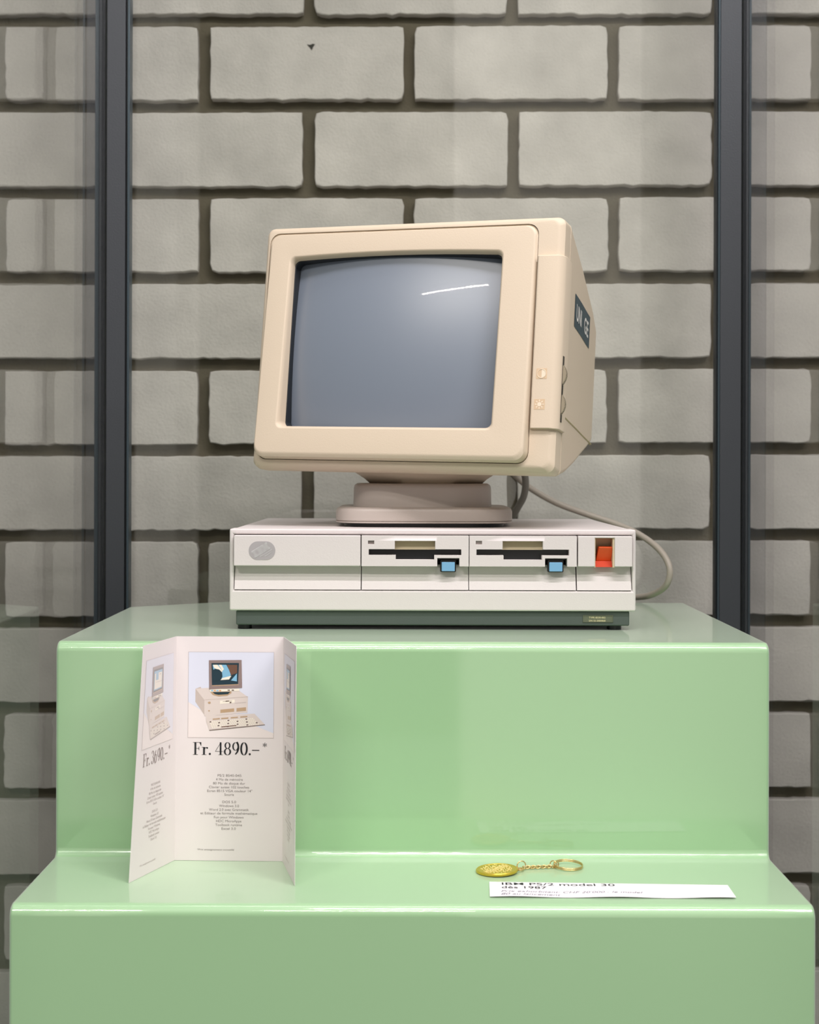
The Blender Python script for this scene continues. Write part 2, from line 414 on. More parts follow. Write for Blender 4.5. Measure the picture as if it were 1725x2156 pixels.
# oval badge with striped letters and a line of small raised letters
bx, bz = PX(552.5, 1440), PZ(1160, 1440); ca, sa = math.cos(math.radians(32)), math.sin(math.radians(32))
mb = MB(); mb.prism(rr(bx, bz, 12.9, 9.0, 8.9, 10), lambda p: (p[0], 1439.2, p[1]), lambda p: (p[0], 1441, p[1]))
badge = obj('badge', mb, mat('silver_badge', 'b3aeb0', .42, metal=.25), bp_, label='oval silver grey maker badge with slanting striped letters')
I = [[(0, 7)], [(0, 7)], [(2, 5)], [(2, 5)], [(2, 5)], [(2, 5)], [(0, 7)], [(0, 7)]]
B = [[(0, 7.5)], [(0, 8.3)], [(2, 4.5), (6, 8.6)], [(2, 8)], [(2, 8)], [(2, 4.5), (6, 8.6)], [(0, 8.3)], [(0, 7.5)]]
Mm = [[(0, 4), (8, 12)], [(0, 4.6), (7.4, 12)], [(2, 5.2), (6.8, 10)], [(2, 5.6), (6.4, 10)], [(2, 4.3), (4.6, 7.4), (7.7, 10)], [(2, 4.3), (5, 7), (7.7, 10)], [(0, 4.3), (5.4, 6.6), (7.7, 12)], [(0, 4.3), (5.8, 6.2), (7.7, 12)]]
bw = MB(); bd = MB()
def bloc(u, v, y): return (bx + u * ca - v * sa, y, bz + u * sa + v * ca)
for L, off in ((I, 0), (B, 8), (Mm, 17.5)):
    for r_, segs in enumerate(L):
        for a, b in segs:
            u0, u1 = -9.4 + (a + off) * .60, -9.4 + (b + off) * .60; v = 4.6 - r_ * .92
            for m_, dv, w_, yy in ((bw, 0, .46, 1438.75), (bd, -.42, .30, 1438.95)):
                m_.add([bloc(u0, v + dv, yy), bloc(u1, v + dv, yy), bloc(u1, v + dv - w_, yy), bloc(u0, v + dv - w_, yy)], [(0, 1, 2, 3)])
for s_, u0, u1, v in (('Personal', -4.2, 8.6, -4.6), ('System/2', -.6, 7.2, -6.7)):
    put_text(bd, s_, u0 + .12, u1 + .12, v - .12, 1.35, lambda u, v: bloc(u, v, 1439.0))
    put_text(bw, s_, u0, u1, v, 1.35, lambda u, v: bloc(u, v, 1438.85))
obj('badge_lettering', bw, mat('badge_white', 'eceaea', .4), badge, flip=False)
obj('badge_letter_shade', bd, mat('badge_shade', '4e4c50', .5), badge, flip=False)  # dark offset copies paint the shade below the raised letters
# the two drives
drives = []
for dx in (0, 227):
    g = lambda a, b, c, d: pxr(a + dx, b + dx, c, d, 1440)
    slot = g(777, 972, 1156.5, 1168.8); deep = g(834, 915, 1156.5, 1178.3); tan = g(832, 917, 1139, 1157); led = g(775.5, 788.5, 1138.5, 1146); notch = g(921.5, 968, 1175, 1200)
    p = front_panel('floppy_drive', 762 + dx, 987.5 + dx, [slot, deep, tan, led, notch], [])
    mb = MB(); mb.add([(tan[0] - .5, 1451, tan[3] + .3), (tan[1] + .5, 1451, tan[3] + .3), (tan[1] + .5, 1446, tan[2] - .3), (tan[0] - .5, 1446, tan[2] - .3),
                       (tan[0] - .5, 1452, tan[3] + .3), (tan[1] + .5, 1452, tan[3] + .3), (tan[1] + .5, 1452, tan[2] - .3), (tan[0] - .5, 1452, tan[2] - .3)],
                      [(0, 1, 2, 3), (4, 5, 6, 7), (0, 1, 5, 4), (2, 3, 7, 6), (0, 3, 7, 4), (1, 2, 6, 5)])
    obj('finger_recess', mb, M_beigein, p)
    mb = MB(); mb.box(slot[0] - 1, slot[1] + 1, 1449, 1451.5, deep[2] - .5, slot[3] + .2)
    obj('disk_slot', mb, M_black, p)
    mb = MB(); mb.box(led[0], led[1], 1441.5, 1450, led[2], led[3]); obj('indicator_light', mb, mat('grey_indicator', '8f8580', .3, coat=.5), p)
    bt = g(928, 961, 1179.5, 1204.5)
    mb = MB(); mb.prism(rr((bt[0] + bt[1]) / 2, (bt[2] + bt[3]) / 2, (bt[1] - bt[0]) / 2, (bt[3] - bt[2]) / 2, 1, 3), lambda q: (q[0], 1443.5, q[1]), lambda q: (q[0], 1456, q[1]))
    fr = obj('button_frame', mb, M_black, p)
    bt = g(930.8, 958.6, 1183.5, 1202.8)
    mb = MB(); mb.box(bt[0], bt[1], 1441.3, 1450, bt[2], bt[3]); obj('eject_button', mb, M_blue, fr, bevel=.5, seg=2)
# switch panel
sw = pxr(1253.5, 1294.8, 1132, 1200, 1440)
lowsw = pxr(1253.5, 1294.8, 1132, 1193.5, 1443)
p = front_panel('switch_panel', 1217, 1331.5, [sw], [(sw[0], sw[1], lowsw[2])])
mb = MB()
# funnel of the opening: pale cheeks and sloped back
mb.add([(sw[0], 1451.9, sw[3]), (sw[1], 1451.9, sw[3]), (sw[1], 1462, PZ(1166, 1450)), (sw[0], 1462, PZ(1166, 1450))], [(0, 1, 2, 3)])
mb.box(sw[0] - .3, sw[0] + .6, 1441, 1462, lowsw[2], sw[3]); mb.box(sw[1] - 1.6, sw[1] + .3, 1441, 1462, lowsw[2], sw[3])
obj('switch_recess', mb, M_beigein, p)
mb = MB(); mb.box(sw[0], sw[1], 1462, 1464, lowsw[2] - 2, PZ(1165, 1450)); obj('switch_well', mb, M_black, p)
l = lambda x, y, d: (PX(x, 1443) , d, PZ(y, 1443))
mb = MB()
mb.loft([[l(1262, 1151, 1443), l(1291.5, 1151.5, 1443), l(1290, 1181, 1451), l(1258, 1181, 1451)], [l(1262, 1149.5, 1452), l(1291.5, 1149.5, 1452), l(1290, 1181, 1462), l(1258, 1181, 1462)]])
pw = obj('power_switch', mb, M_orange, p, bevel=.6, seg=2)
mb = MB(); mb.loft([[l(1255, 1181, 1450), l(1292.5, 1181, 1450), l(1292.5, 1193, 1444.5), l(1254.3, 1193, 1444.5)], [l(1255, 1181, 1462), l(1292.5, 1181, 1462), l(1292.5, 1193, 1462), l(1254.3, 1193, 1462)]])
obj('switch_foot', mb, M_red, pw)
mb = MB(); cx, cz = PX(1313.2, 1440), PZ(1174, 1440)
mb.torus((cx, 1439.9, cz), 2.6, 2.6, .22, (1, 0, 0), (0, 0, 1), 32, 6)
mb.box(PX(1312.6, 1440) - .15, PX(1312.6, 1440) + .15, 1439.7, 1440.3, PZ(1152, 1440), PZ(1140, 1440))
obj('switch_symbols', mb, M_pc, p)
# rating label on the base
r_ = pxr(1228.5, 1292, 1294, 1309, 1450)
mb = MB(); mb.plate(r_[0], r_[1], r_[2], r_[3], [(r_[0] + .5, r_[1] - .5, r_[2] + .5, r_[3] - .5)], 1449.2, 1450.5)
mb.box(r_[0] + .3, r_[1] - .3, 1449.7, 1450.5, r_[2] + .3, r_[3] - .3)
lb = obj('type_label', mb, mat('olive_label', '5d6350', .4), pc)
mb = MB(); f_ = lambda x, z: (x, 1449.55, z)
put_text(mb, 'TYPE 8530-002', PX(1241, 1450), PX(1276, 1450), PZ(1301, 1450), 1.7, f_, bold=.01)
put_text(mb, 'S/N 55-20E0868', PX(1241, 1450), PX(1276, 1450), PZ(1307.6, 1450), 1.7, f_, bold=.01)
obj('label_text', mb, mat('label_gold_print', 'cfc79a', .5), lb, flip=False)

# ============================================================ monitor
M_mon = mat('yellowed_cream_plastic', 'd3c3ad', .5, .4, bump=.12, bump_scale=800)
M_monb = mat('stand_taupe_plastic', 'bcb1a9', .36, .5, bump=.08, bump_scale=800)
yaw, pitch, roll = math.radians(20), math.radians(6.27), math.radians(-.97)
n0 = Vector((-math.sin(yaw), -math.cos(yaw), 0)); u0 = Vector((math.cos(yaw), -math.sin(yaw), 0)); zz = Vector((0, 0, 1))
n_ = n0 * math.cos(pitch) + zz * math.sin(pitch); v0 = zz * math.cos(pitch) - n0 * math.sin(pitch)
u_ = u0 * math.cos(roll) + v0 * math.sin(roll); v_ = v0 * math.cos(roll) - u0 * math.sin(roll)
MC = Vector((-8.07, 1488, 128.2))
def ML(p): return MC + u_ * p[0] + v_ * p[1] + n_ * p[2]     # (right, up, out of the face)
mon = empty('crt_monitor', (14, 1590, TOPZ), 'yellowed cream tube monitor turned slightly left on a swivel foot atop the computer', 'monitor')
def rect_ring(x0, x1, y0, y1, w, r=7, n=5):
    return [(p[0], p[1], w) for p in rr((x0 + x1) / 2, (y0 + y1) / 2, (x1 - x0) / 2, (y1 - y0) / 2, r, n)]
# front housing with an opening for the bezel
mb = MB()
mb.loft([rect_ring(-160.5, 160.5, -126.5, 127, -26), rect_ring(-161, 161, -127, 127, -12, 8), rect_ring(-160.6, 160.6, -125.5, 126.5, -5, 8), rect_ring(-158.8, 157.5, -122, 125, -1.4, 8), rect_ring(-156.8, 153.5, -119.8, 122.6, 0, 8),
         rect_ring(-155.3, 135.2, -117.6, 120, 0, 11), rect_ring(-155.3, 135.2, -117.6, 120, -3.5, 11)], True, False)
obj('front_housing', mb, M_mon, mon, xf=ML, smooth=35)
fz = lambda v: 1.0 + (119 - v) / 236 * 12
def bz_ring(x0, x1, y0, y1, dw, r, bow=0, abs_w=None):
    out = []; cx = (x0 + x1) / 2; hw = (x1 - x0) / 2
    for p in rr(cx, (y0 + y1) / 2, hw, (y1 - y0) / 2, r, 8):
        v = p[1] + (bow * (1 - ((p[0] - cx) / hw) ** 2) if p[1] > 0 else 0)
        out.append((p[0], v, (fz(p[1]) + dw) if abs_w is None else abs_w))
    return out
def subdivide(ring, n=4):   # add points along the long sides
    out = []
    for i, p in enumerate(ring):
        q = ring[(i + 1) % len(ring)]; out.append(p)
        if (Vector(p[:2]) - Vector(q[:2])).length > 30:
            for k in range(1, n): out.append(tuple(p[j] + (q[j] - p[j]) * k / n for j in range(3)))
    return out
def bowed(x0, x1, y0, y1, dw, r, bow, abs_w=None):
    out = []; cx = (x0 + x1) / 2; hw = (x1 - x0) / 2
    for p in subdivide([(q[0], q[1], 0) for q in rr(cx, (y0 + y1) / 2, hw, (y1 - y0) / 2, r, 8)], 8):
        v = p[1] + (bow * (1 - ((p[0] - cx) / hw) ** 2) if p[1] > 0 and p[1] > y1 - r - .1 else 0)
        out.append((p[0], v, (fz(p[1]) + dw) if abs_w is None else abs_w))
    return out
mb = MB()
mb.loft([bowed(-154.7, 134.6, -117.0, 119.4, 0, 11, 0, -3.4), bowed(-154.7, 134.6, -117.0, 119.4, 0, 11, 0, -.6), bowed(-153.9, 133.6, -115.6, 118.8, -2.6, 10.5, 0), bowed(-153.2, 132.2, -112.9, 118.2, -.7, 10, 0),
         bowed(-152, 130.4, -110.6, 117, 0, 9.5, 0), bowed(-131.5, 101.5, -87, 95, 0, 6, 3.2), bowed(-129.8, 99.6, -85.4, 93.2, -1.2, 6, 3.2), bowed(-128.2, 98.2, -83.8, 91.4, -5, 6, 3.2), bowed(-127.6, 97.6, -83.4, 90.8, 0, 6, 3.2, -13)], False, False)
obj('bezel', mb, M_mon, mon, xf=ML, smooth=40)
mb = MB(); mb.loft([bowed(-127.9, 97.9, -83.5, 91.2, 0, 6, 3.2, -6), bowed(-127.0, 97.0, -82.9, 90.2, 0, 6, 3.2, -6.2), bowed(-126.6, 96.6, -82.5, 89.8, 0, 6, 3.2, -18)], False, False)
obj('screen_gasket', mb, mat('screen_gasket_black', '151b22', .5), mon, xf=ML)
mb = MB(); N1, N2 = 36, 28; R_ = 620.0
for i in range(N1 + 1):
    for j in range(N2 + 1):
        a = -132 + 234 * i / N1; b = -88 + 188 * j / N2
        mb.v.append(Vector((a, b, -3.2 - ((a + 15) ** 2 + (b - 4) ** 2) / (2 * R_))))
for i in range(N1):
    for j in range(N2):
        q = i * (N2 + 1) + j; mb.f.append([q, q + N2 + 1, q + N2 + 2, q + 1]); mb.m.append(0)
M_crt = mat('grey_phosphor_glass', (.18, .213, .265), .34, 1.0, coat=.13, coat_rough=.015)
obj('screen', mb, M_crt, mon, xf=ML, smooth=60, flip=False)
# rear housing
mb = MB()
def rs(hu, v0_, v1_, w, r=6): return rect_ring(-hu, hu, v0_, v1_, w, r)
mb.loft([rs(159.2, -125, 125.5, -26.2), rs(159.2, -125, 125.5, -28.2), rs(160.3, -126.3, 126.8, -28.6), rs(158, -119, 116, -62), rs(155.5, -106, 101.5, -104), rs(152.5, -93, 88, -142), rs(150, -80, 73, -180), rs(148.6, -72.5, 60, -203, 8), rs(144, -68, 50, -210, 8),
         rs(100, -55, 45, -214, 20), rs(85, -48, 40, -262, 20), rs(80, -44, 36, -268, 20)])
rear = obj('rear_housing', mb, M_mon, mon, xf=ML, smooth=28)
# moulded ledge line along the side and the panel edge under it
mb = MB()
WS = [(-28.6, 160.3), (-62, 158), (-104, 155.5), (-142, 152.5), (-180, 150), (-203, 148.6)]
def su(w): return next(ua + (ub - ua) * (w - wa) / (wb - wa) for (wa, ua), (wb, ub) in zip(WS[:-1], WS[1:]) if wb <= w <= wa)
mb.loft([[(su(w) + du, v + dv, w) for du, dv in ((-2, -.8), (.3, -.8), (.3, .7), (-2, .7))] for w, v in ((-31, -66), (-62, -67.3), (-104, -68.8), (-142, -70), (-180, -71.3), (-202, -72))])
obj('side_groove', mb, mat('groove_olive', '9a8f68', .7), rear, xf=ML)
# control strip wrapping the right corner
prof2 = [(135.8, -20), (135.8, 3.2), (137.2, 4.6), (155.5, 4.6), (159.0, 3.0), (162.6, -1.5), (163.6, -5), (163.4, -26), (160.5, -30), (150, -30)]
mb = MB(); mb.loft([[(p[0], v, p[1]) for p in prof2] for v in (-83.5, 87)])
cs = obj('control_strip', mb, M_mon, mon, xf=ML, bevel=1.6)
mb = MB(); mb.box(162.2, 164.1, -10.2, -5.6, -75.5, -11)
mb.v = [Vector((p[0], p[2], p[1])) for p in mb.v]
sl_ = obj('dial_slot', mb, mat('slot_dark', '3b362c', .7), cs, xf=ML)
for vc in (-29.5, -58.5):
    rings = []
    for w, r0 in ((-10, 13.2), (-9.2, 13.8), (-6.6, 13.8), (-5.8, 13.2)):
        rings.append([(154.2 + (r0 + (.28 if k % 2 else -.28)) * math.cos(math.pi * k / 60), vc + (r0 + (.28 if k % 2 else -.28)) * math.sin(math.pi * k / 60), w) for k in range(120)])
    mb = MB(); mb.loft(rings); obj('thumb_dial', mb, mat('dial_taupe', '8f8570', .5), cs, xf=ML, smooth=20)
M_icon = mat('icon_tan', 'd2b898', .6)
M_iconl = mat('icon_cream', 'ead9c2', .5)
for kind_, cu_, cv_ in (('contrast_icon', 145.9, -30), ('brightness_icon', 145.1, -60)):
    mb = MB(); mb.prism(rr(cu_, cv_, 5.4, 5.1, .4, 2), lambda p: (p[0], p[1], 4.75), lambda p: (p[0], p[1], 4.2))
    ic = obj(kind_, mb, M_icon, cs, xf=ML)
    mb = MB()
    if kind_ == 'contrast_icon':
        mb.torus((cu_, cv_, 4.85), 4.3, 4.3, .28, (1, 0, 0), (0, 1, 0), 32, 6)
        mb.poly([(cu_ + 3.9 * math.cos(a), cv_ + 3.9 * math.sin(a), 4.86) for a in [math.radians(-90 + 180 * k / 16) for k in range(17)]])
    else:
        mb.poly([(cu_ + 2.1 * math.cos(a), cv_ + 2.1 * math.sin(a), 4.9) for a in [2 * math.pi * k / 24 for k in range(24)]])
        for k in range(8):
            a = math.pi * k / 4; c, s_ = math.cos(a), math.sin(a)
            mb.poly([(cu_ + c * r1 - s_ * w1, cv_ + s_ * r1 + c * w1, 4.9) for r1, w1 in ((2.7, -.5), (4.5, -.5), (4.5, .5), (2.7, .5))])
    obj('icon_symbol', mb, M_iconl, ic, xf=ML)
# dark sticker with two short words on the right side
def SM(w, v):      # point on the side face
    u = 160.3 + (w + 28.6) * (160.3 - 150) / (180 - 28.6)
    # the face is interpolated between the moulded sections
    W = [(-28.6, 160.3), (-62, 158), (-104, 155.5), (-142, 152.5), (-180, 150), (-203, 148.6)]
    for (wa, ua), (wb, ub) in zip(W[:-1], W[1:]):
        if wb <= w <= wa: u = ua + (ub - ua) * (w - wa) / (wb - wa)
    return (u + .35, v, w)
mb = MB()
cols = [-66, -85, -104, -123, -142, -160]
def tv(w): return 64.7 - (-66 - w) * (4.8 / 94)
def bv(w): return 30.9 - (-66 - w) * (5.2 / 94)
for a, b in zip(cols[:-1], cols[1:]): mb.poly([SM(a, bv(a)), SM(b, bv(b)), SM(b, tv(b)), SM(a, tv(a))])
stk = obj('dark_sticker', mb, mat('sticker_petrol', '33484f', .5), rear, xf=ML, weld=.01, label='dark blue-green rectangular sticker with white capital letters')
mb = MB()
def tf(x, y):      # x 0..94 along the side, y 0..1 up the sticker
    w = -66 - x; b = bv(w); q = SM(w, b + (tv(w) - b) * y); return (q[0] + .25, q[1], q[2])
put_text(mb, 'UNI', 9, 39, .27, .47, tf, bold=.018)
put_text(mb, 'GE', 57, 84, .27, .47, tf, bold=.018)
obj('sticker_letters', mb, mat('sticker_white', 'e4e2dc', .5), stk, xf=ML, flip=False)
# swivel stand
def R3(ring, z): return [(p[0], p[1], z) for p in ring]
mb = MB(); mb.loft([R3(se(16, 1592, 60, 58, 2.6), -11.2), R3(se(16, 1592, 66, 62, 2.6), -6), R3(se(16, 1592, 80, 72, 2.6), 3), R3(se(16, 1592, 92, 84, 2.6), 22)], True, True)
obj('tilt_cup', mb, M_mon, mon, smooth=50)
mb = MB(); mb.loft([R3(se(12, 1592, 73.5, 72, 3.6), -36), R3(se(12, 1592, 73, 71.5, 3.6), -16), R3(se(12, 1592, 72, 70.5, 3.6), -12.6), R3(se(12, 1592, 69.5, 68, 3.6), -11), R3(se(12, 1592, 64, 62, 3.6), -10.8)])
obj('swivel_drum', mb, M_monb, mon, smooth=60)
mb = MB(); mb.loft([R3(se(13.5, 1592, 91, 90, 5), -51.3), R3(se(13.5, 1592, 92.4, 91.4, 5), -50.8), R3(se(13.5, 1592, 92.4, 91.4, 5), -49.6), R3(se(13.5, 1592, 91.4, 90.4, 5), -49.2), R3(se(13.5, 1592, 92.6, 91.6, 5), -48.6), R3(se(13.5, 1592, 92.6, 91.6, 5), -40), R3(se(13.5, 1592, 91.6, 90.6, 5), -37), R3(se(13.5, 1592, 88.5, 87.5, 5), -35.2), R3(se(13.5, 1592, 80, 80, 5), -35)])
obj('stand_foot', mb, M_monb, mon, smooth=40)
mb = MB(); mb.loft([R3(se(13.5, 1592, 84, 83, 5), TOPZ - .4), R3(se(13.5, 1592, 84, 83, 5), -51.2)])
obj('rubber_ring', mb, M_black, mon)

# ============================================================ cables
def cable(name, pts, r, m, label, group=None):
    mb = MB(); P = spline(pts, 12); mb.tube(P, r, 14)
    return obj(name, mb, m, origin=pts[-1], label=label, cat='cable', group=group, smooth=60)
def at(x, y, d): return (PX(x, d), d, PZ(y, d))
M_cab = mat('grey_cable', 'a39b8f', .45)
M_cabd = mat('dark_grey_cable', '77746c', .5)
cable('monitor_cable', [at(1030, 955, 1745), at(1075, 990, 1795), at(1110, 1022, 1806), at(1170, 1057, 1808), at(1240, 1083, 1804), at(1300, 1103, 1795), at(1350, 1126, 1775), at(1391, 1158, 1750), at(1411, 1195, 1735), at(1404, 1230, 1738), at(1375, 1250, 1760), at(1340, 1256, 1785), at(1290, 1252, 1803)], 3.8, M_cab,
      'long grey cable arching down from behind the monitor and looping beside the computer')
cable('power_cable', [at(1090, 960, 1760), at(1104, 995, 1765), at(1107, 1020, 1772), at(1103, 1045, 1785), at(1092, 1066, 1798), at(1080, 1090, 1807), at(1070, 1130, 1808)], 4.2, M_cabd,
      'short dark grey cable curving down behind the right end of the monitor foot')

# ============================================================ folded leaflet
M_paper = mat('white_card', 'e4dcdb', .75, .3)
M_ink = mat('black_ink', '17171c', .7)
M_inkg = mat('grey_ink', '8a8280', .8)
leaf = empty('price_leaflet', (-163, 1300, TREAD), 'white three-panel folded price leaflet with a computer picture, propped on the lower green step', 'leaflet')
def at_z(x, y, z): D = -z * F / (y - VY); return Vector((PX(x, D), D, z))
BZ, TZ = TREAD + .2, -148.0
cBL, cBR = at_z(370, 1812.5, BZ), at_z(597, 1814.5, BZ)
cTL, cTR = at_z(373, 1341, TZ), at_z(598, 1341.5, TZ)
lB, lT = at_z(274, 1861, BZ), at_z(303, 1361.5, TZ)
rB, rT = at_z(623, 1866, BZ), at_z(625, 1361, TZ)
def onplane(x, y, a, b, c):
    nn = (b - a).cross(c - a); d = Vector(((x - VX) / F, 1, -(y - VY) / F)); return d * (a.dot(nn) / d.dot(nn))
cTR = onplane(598, 1341.5, cBL, cBR, cTL); lT = onplane(303, 1361.5, cBL, cTL, lB); rT = onplane(625, 1361, cBR, cTR, rB)
def panel(name, bl, br, tl, tr, price, star, left_fold, right_fold, full=True):
    nx = (br - bl).cross(tl - bl).normalized()
    if nx.dot((bl + tr) / 2) > 0: nx = -nx
    def g(s, t, o=0): # s 0..1 across, t 0..1 down
        return (tl * (1 - s) + tr * s) * (1 - t) + (bl * (1 - s) + br * s) * t + nx * o
    mb = MB(); mb.loft([[g(a, b, .0) for a, b in ((0, 0), (1, 0), (1, 1), (0, 1))], [g(a, b, -.3) for a, b in ((0, 0), (1, 0), (1, 1), (0, 1))]])
    pn = obj(name, mb, M_paper, leaf)
    fn = lambda o: (lambda x, y: g((x - 372) / 226, (y - 1341) / 472, o))       # design drawn in the pixel frame of the centre panel
    return pn, fn
def printed(pn, fn, price, screen, strength):
    cols = [('sky_print', 'd9dcea'), ('floor_print', 'e9dfdc'), ('case_print', 'd9cdc6'), ('case_shade_print', 'c4b6ad'), ('monitor_print', '8d7a76'), ('screen_print', '10303c'),
            ('key_print', '5e4a40'), ('line_print', 'b9adaa'), ('screen_blue_print', '7fb6d4'), ('cream_print', 'f0e8d8'), ('brown_print', '6a4a3a'), ('tan_print', 'b79a7a'), ('orange_print', 'd59a68')]
    glare = 0 if strength > .9 else .45  # side panels: glare is blended into the print colours
    ms = [mat(a + ('_glare' if glare else ''), [x * (1 - glare) + y * glare for x, y in zip(lin(b)[:3], lin('e9dfdd')[:3])], .7) for a, b in cols]; ix = {a: i for i, (a, b) in enumerate(cols)}
    mb = MB(); f0, k = fn(.12), [0]
    def P(c, pts, lay=1):
        mb.mi = ix[c]; f = fn(.1 + .06 * lay); mb.poly([f(x, y) for x, y in pts])
    def R(c, x0, x1, y0, y1, lay=1): P(c, [(x0, y0), (x1, y0), (x1, y1), (x0, y1)], lay)
    def frame(c, x0, x1, y0, y1, w, lay): R(c, x0, x1, y0, y0 + w, lay); R(c, x0, x1, y1 - w, y1, lay); R(c, x0, x0 + w, y0, y1, lay); R(c, x1 - w, x1, y0, y1, lay)
    R('floor_print', 398, 578, 1374, 1555, 1)
    P('sky_print', [(398, 1374), (578, 1374), (578, 1545), (540, 1530), (500, 1505), (430, 1500), (398, 1480)], 2)
    frame('line_print', 397.6, 578.4, 1373.6, 1555.4, .5, 3)
    # tower
    P('case_shade_print', [(413, 1452), (424, 1448), (434, 1476), (434, 1510), (426, 1498), (413, 1480)], 3)
    P('case_print', [(413, 1452), (440, 1450), (500, 1452), (524, 1469), (432, 1476)], 4)
    P('case_print', [(432, 1476), (524, 1468), (523, 1502), (432, 1510)], 4)
    P('case_shade_print', [(432, 1475.4), (524, 1467.6), (524, 1468.3), (432, 1476.2)], 5)
    P('cream_print', [(465, 1477), (496, 1474.5), (496, 1481), (465, 1484)], 5)
    P('key_print', [(471, 1478.6), (490, 1477), (490, 1477.6), (471, 1479.2)], 6); P('key_print', [(477, 1477.2), (484, 1476.6), (484, 1478.6), (477, 1479.2)], 6)
    P('key_print', [(485.5, 1479.5), (489, 1479.2), (489, 1482), (485.5, 1482.3)], 6)
    P('line_print', [(496, 1481.8), (520, 1479.5), (520, 1480.4), (496, 1482.6)], 6)
    P('tan_print', [(466, 1496), (495, 1493), (495, 1500), (466, 1503)], 5); P('tan_print', [(500, 1492.6), (520, 1490.5), (520, 1498), (500, 1500)], 5)
    for kx, ky, kr in ((442.6, 1481.4, 3), (442, 1498.6, 1.8)): P('tan_print', [(kx + kr * math.cos(a), ky + kr * .8 * math.sin(a)) for a in [k_ * math.pi / 6 for k_ in range(12)]], 6)
    # keyboard
    P('case_print', [(436, 1509), (538, 1504), (560, 1527), (443, 1539), (436, 1520)], 5)
    P('key_print', [(443, 1539), (560, 1526.6), (560, 1527.8), (443, 1540.4)], 6)
    for r0 in range(5):
        y0 = 1521 + r0 * 3.0; xl = 443.5 + r0 * 1.2; xr = 536 + r0 * 3.2
        for q in range(22):
            x = xl + (xr - xl) * q / 22; dy = -(x - xl) * .085
            P('cream_print' if (q + r0 * 5) % 9 else 'key_print', [(x, y0 + dy), (x + 3.3, y0 + dy - .25), (x + 3.4, y0 + dy + 1.9), (x + .1, y0 + dy + 2.2)], 6)
    P('brown_print', [(468, 1531.5), (500, 1528.3), (500, 1530), (468, 1533.3)], 7)
    for a in (450, 468, 488, 508): P('tan_print', [(a, 1517.6 - (a - 450) * .085), (a + 15, 1516.2 - (a - 450) * .085), (a + 15, 1513.6 - (a - 450) * .085), (a, 1515 - (a - 450) * .085)], 7)
    # monitor: stand, dark frame, screen
    P('tan_print', [(444, 1458), (489, 1456), (489, 1461), (480, 1466.5), (462, 1468), (450, 1465)], 6); P('screen_print', [(449, 1459), (487, 1458), (482, 1463), (462, 1464.6), (454, 1463)], 7)
    P('cream_print', [(443, 1453), (506, 1451), (506, 1456), (444, 1458.5)], 7)
    for q, c in enumerate(('screen_blue_print', 'orange_print', 'screen_blue_print', 'orange_print')): P(c, [(446 + q * 5.6, 1454.6), (450.6 + q * 5.6, 1454.4), (450.6 + q * 5.6, 1457), (446 + q * 5.6, 1457.2)], 8)
    for q in (481, 489.5): R('key_print', q, q + 5, 1453.6, 1455.6, 8)
    P('monitor_print', [(441, 1391.5), (510, 1390.6), (511.5, 1449.5), (442, 1453.5)], 8)
    P('screen_print', [(446.4, 1397.4), (504.5, 1397), (503, 1441.6), (447.8, 1444.4)], 9)
    P('tan_print', [(447.8, 1444.6), (503, 1441.8), (505, 1443.6), (447.5, 1446.4)], 9)
    if screen == 0:       # plain abstract picture: sail-like shapes
        P('screen_blue_print', [(449, 1401), (478, 1401), (488, 1420), (486, 1427), (474, 1432), (462, 1434), (452, 1420)], 10)
        P('cream_print', [(450, 1401), (459, 1401), (470, 1414), (468, 1418), (452, 1407)], 11); P('cream_print', [(462, 1401), (468, 1401), (473, 1410), (470, 1414)], 12)
        P('brown_print', [(479, 1401), (501, 1401), (501, 1418), (488, 1423), (483, 1410)], 11)
        P('screen_print', [(449, 1412), (455, 1409.5), (463, 1411), (469, 1417), (470, 1426), (466, 1434), (449, 1436)], 12)
        P('screen_blue_print', [(488, 1434), (500.5, 1419), (500.5, 1436)], 12); P('cream_print', [(466, 1433.4), (484, 1432), (489, 1424), (470, 1429)], 13)
    else:                 # a pale window layout
        P('screen_blue_print', [(449.5, 1401), (501, 1400.6), (500, 1439), (450.5, 1441)], 10); P('cream_print', [(452, 1406), (499, 1405.6), (498.4, 1437), (452.6, 1438.6)], 11)
        P('screen_blue_print', [(460, 1406), (476, 1406), (476, 1420), (460, 1420)], 12); R('monitor_print', 482, 492, 1409, 1410, 12); R('line_print', 460, 498, 1424, 1424.8, 12)
    obj('printed_picture', mb, ms, pn, flip=False)
    mb = MB(); f = fn(.16)
    ff = lambda x, y: f(x, -y)
    put_didone(mb, price, 408.5, 549, -1591.5, 26.5, ff)
    for vs, fs in DID['*'][0]: mb.add([ff(555.5 + p[0] * 28, -1591.5 + p[1] * 26.5) for p in vs], fs)
    obj('price_lettering', mb, M_ink if strength > .9 else mat('glare_pale_ink', '8d7f7c', .8), pn, flip=False)  # price on side panels gets a paler ink that paints in the glare
    mb = MB()
    L = [('PS/2 8540-045', 461, 511, 1637), ('4 Mo de m\u00e9moire', 457.5, 514, 1645.2), ('80 Mo de disque dur', 451.5, 519, 1653.4), ('Clavier suisse 102 touches', 443, 527.5, 1661.4), ('Ecran 8515 VGA couleur 14"', 439.5, 534, 1669.3), ('Souris', 475.5, 495.5, 1677),
         ('DOS 5.0', 471.5, 500, 1692.4), ('Windows 3.0', 464.5, 506.5, 1700.6), ('Word 2.0 avec Grammatik', 443.5, 527, 1708.6), ('et Editeur de formule math\u00e9matique', 425.5, 545, 1716.2), ('Fun pour Windows', 454, 516, 1724.4), ('HDC MicroApps', 458.5, 511.5, 1732.4), ('Toolbook runtime', 457, 513, 1740.4), ('Excel 3.0', 470, 500, 1748.2)]
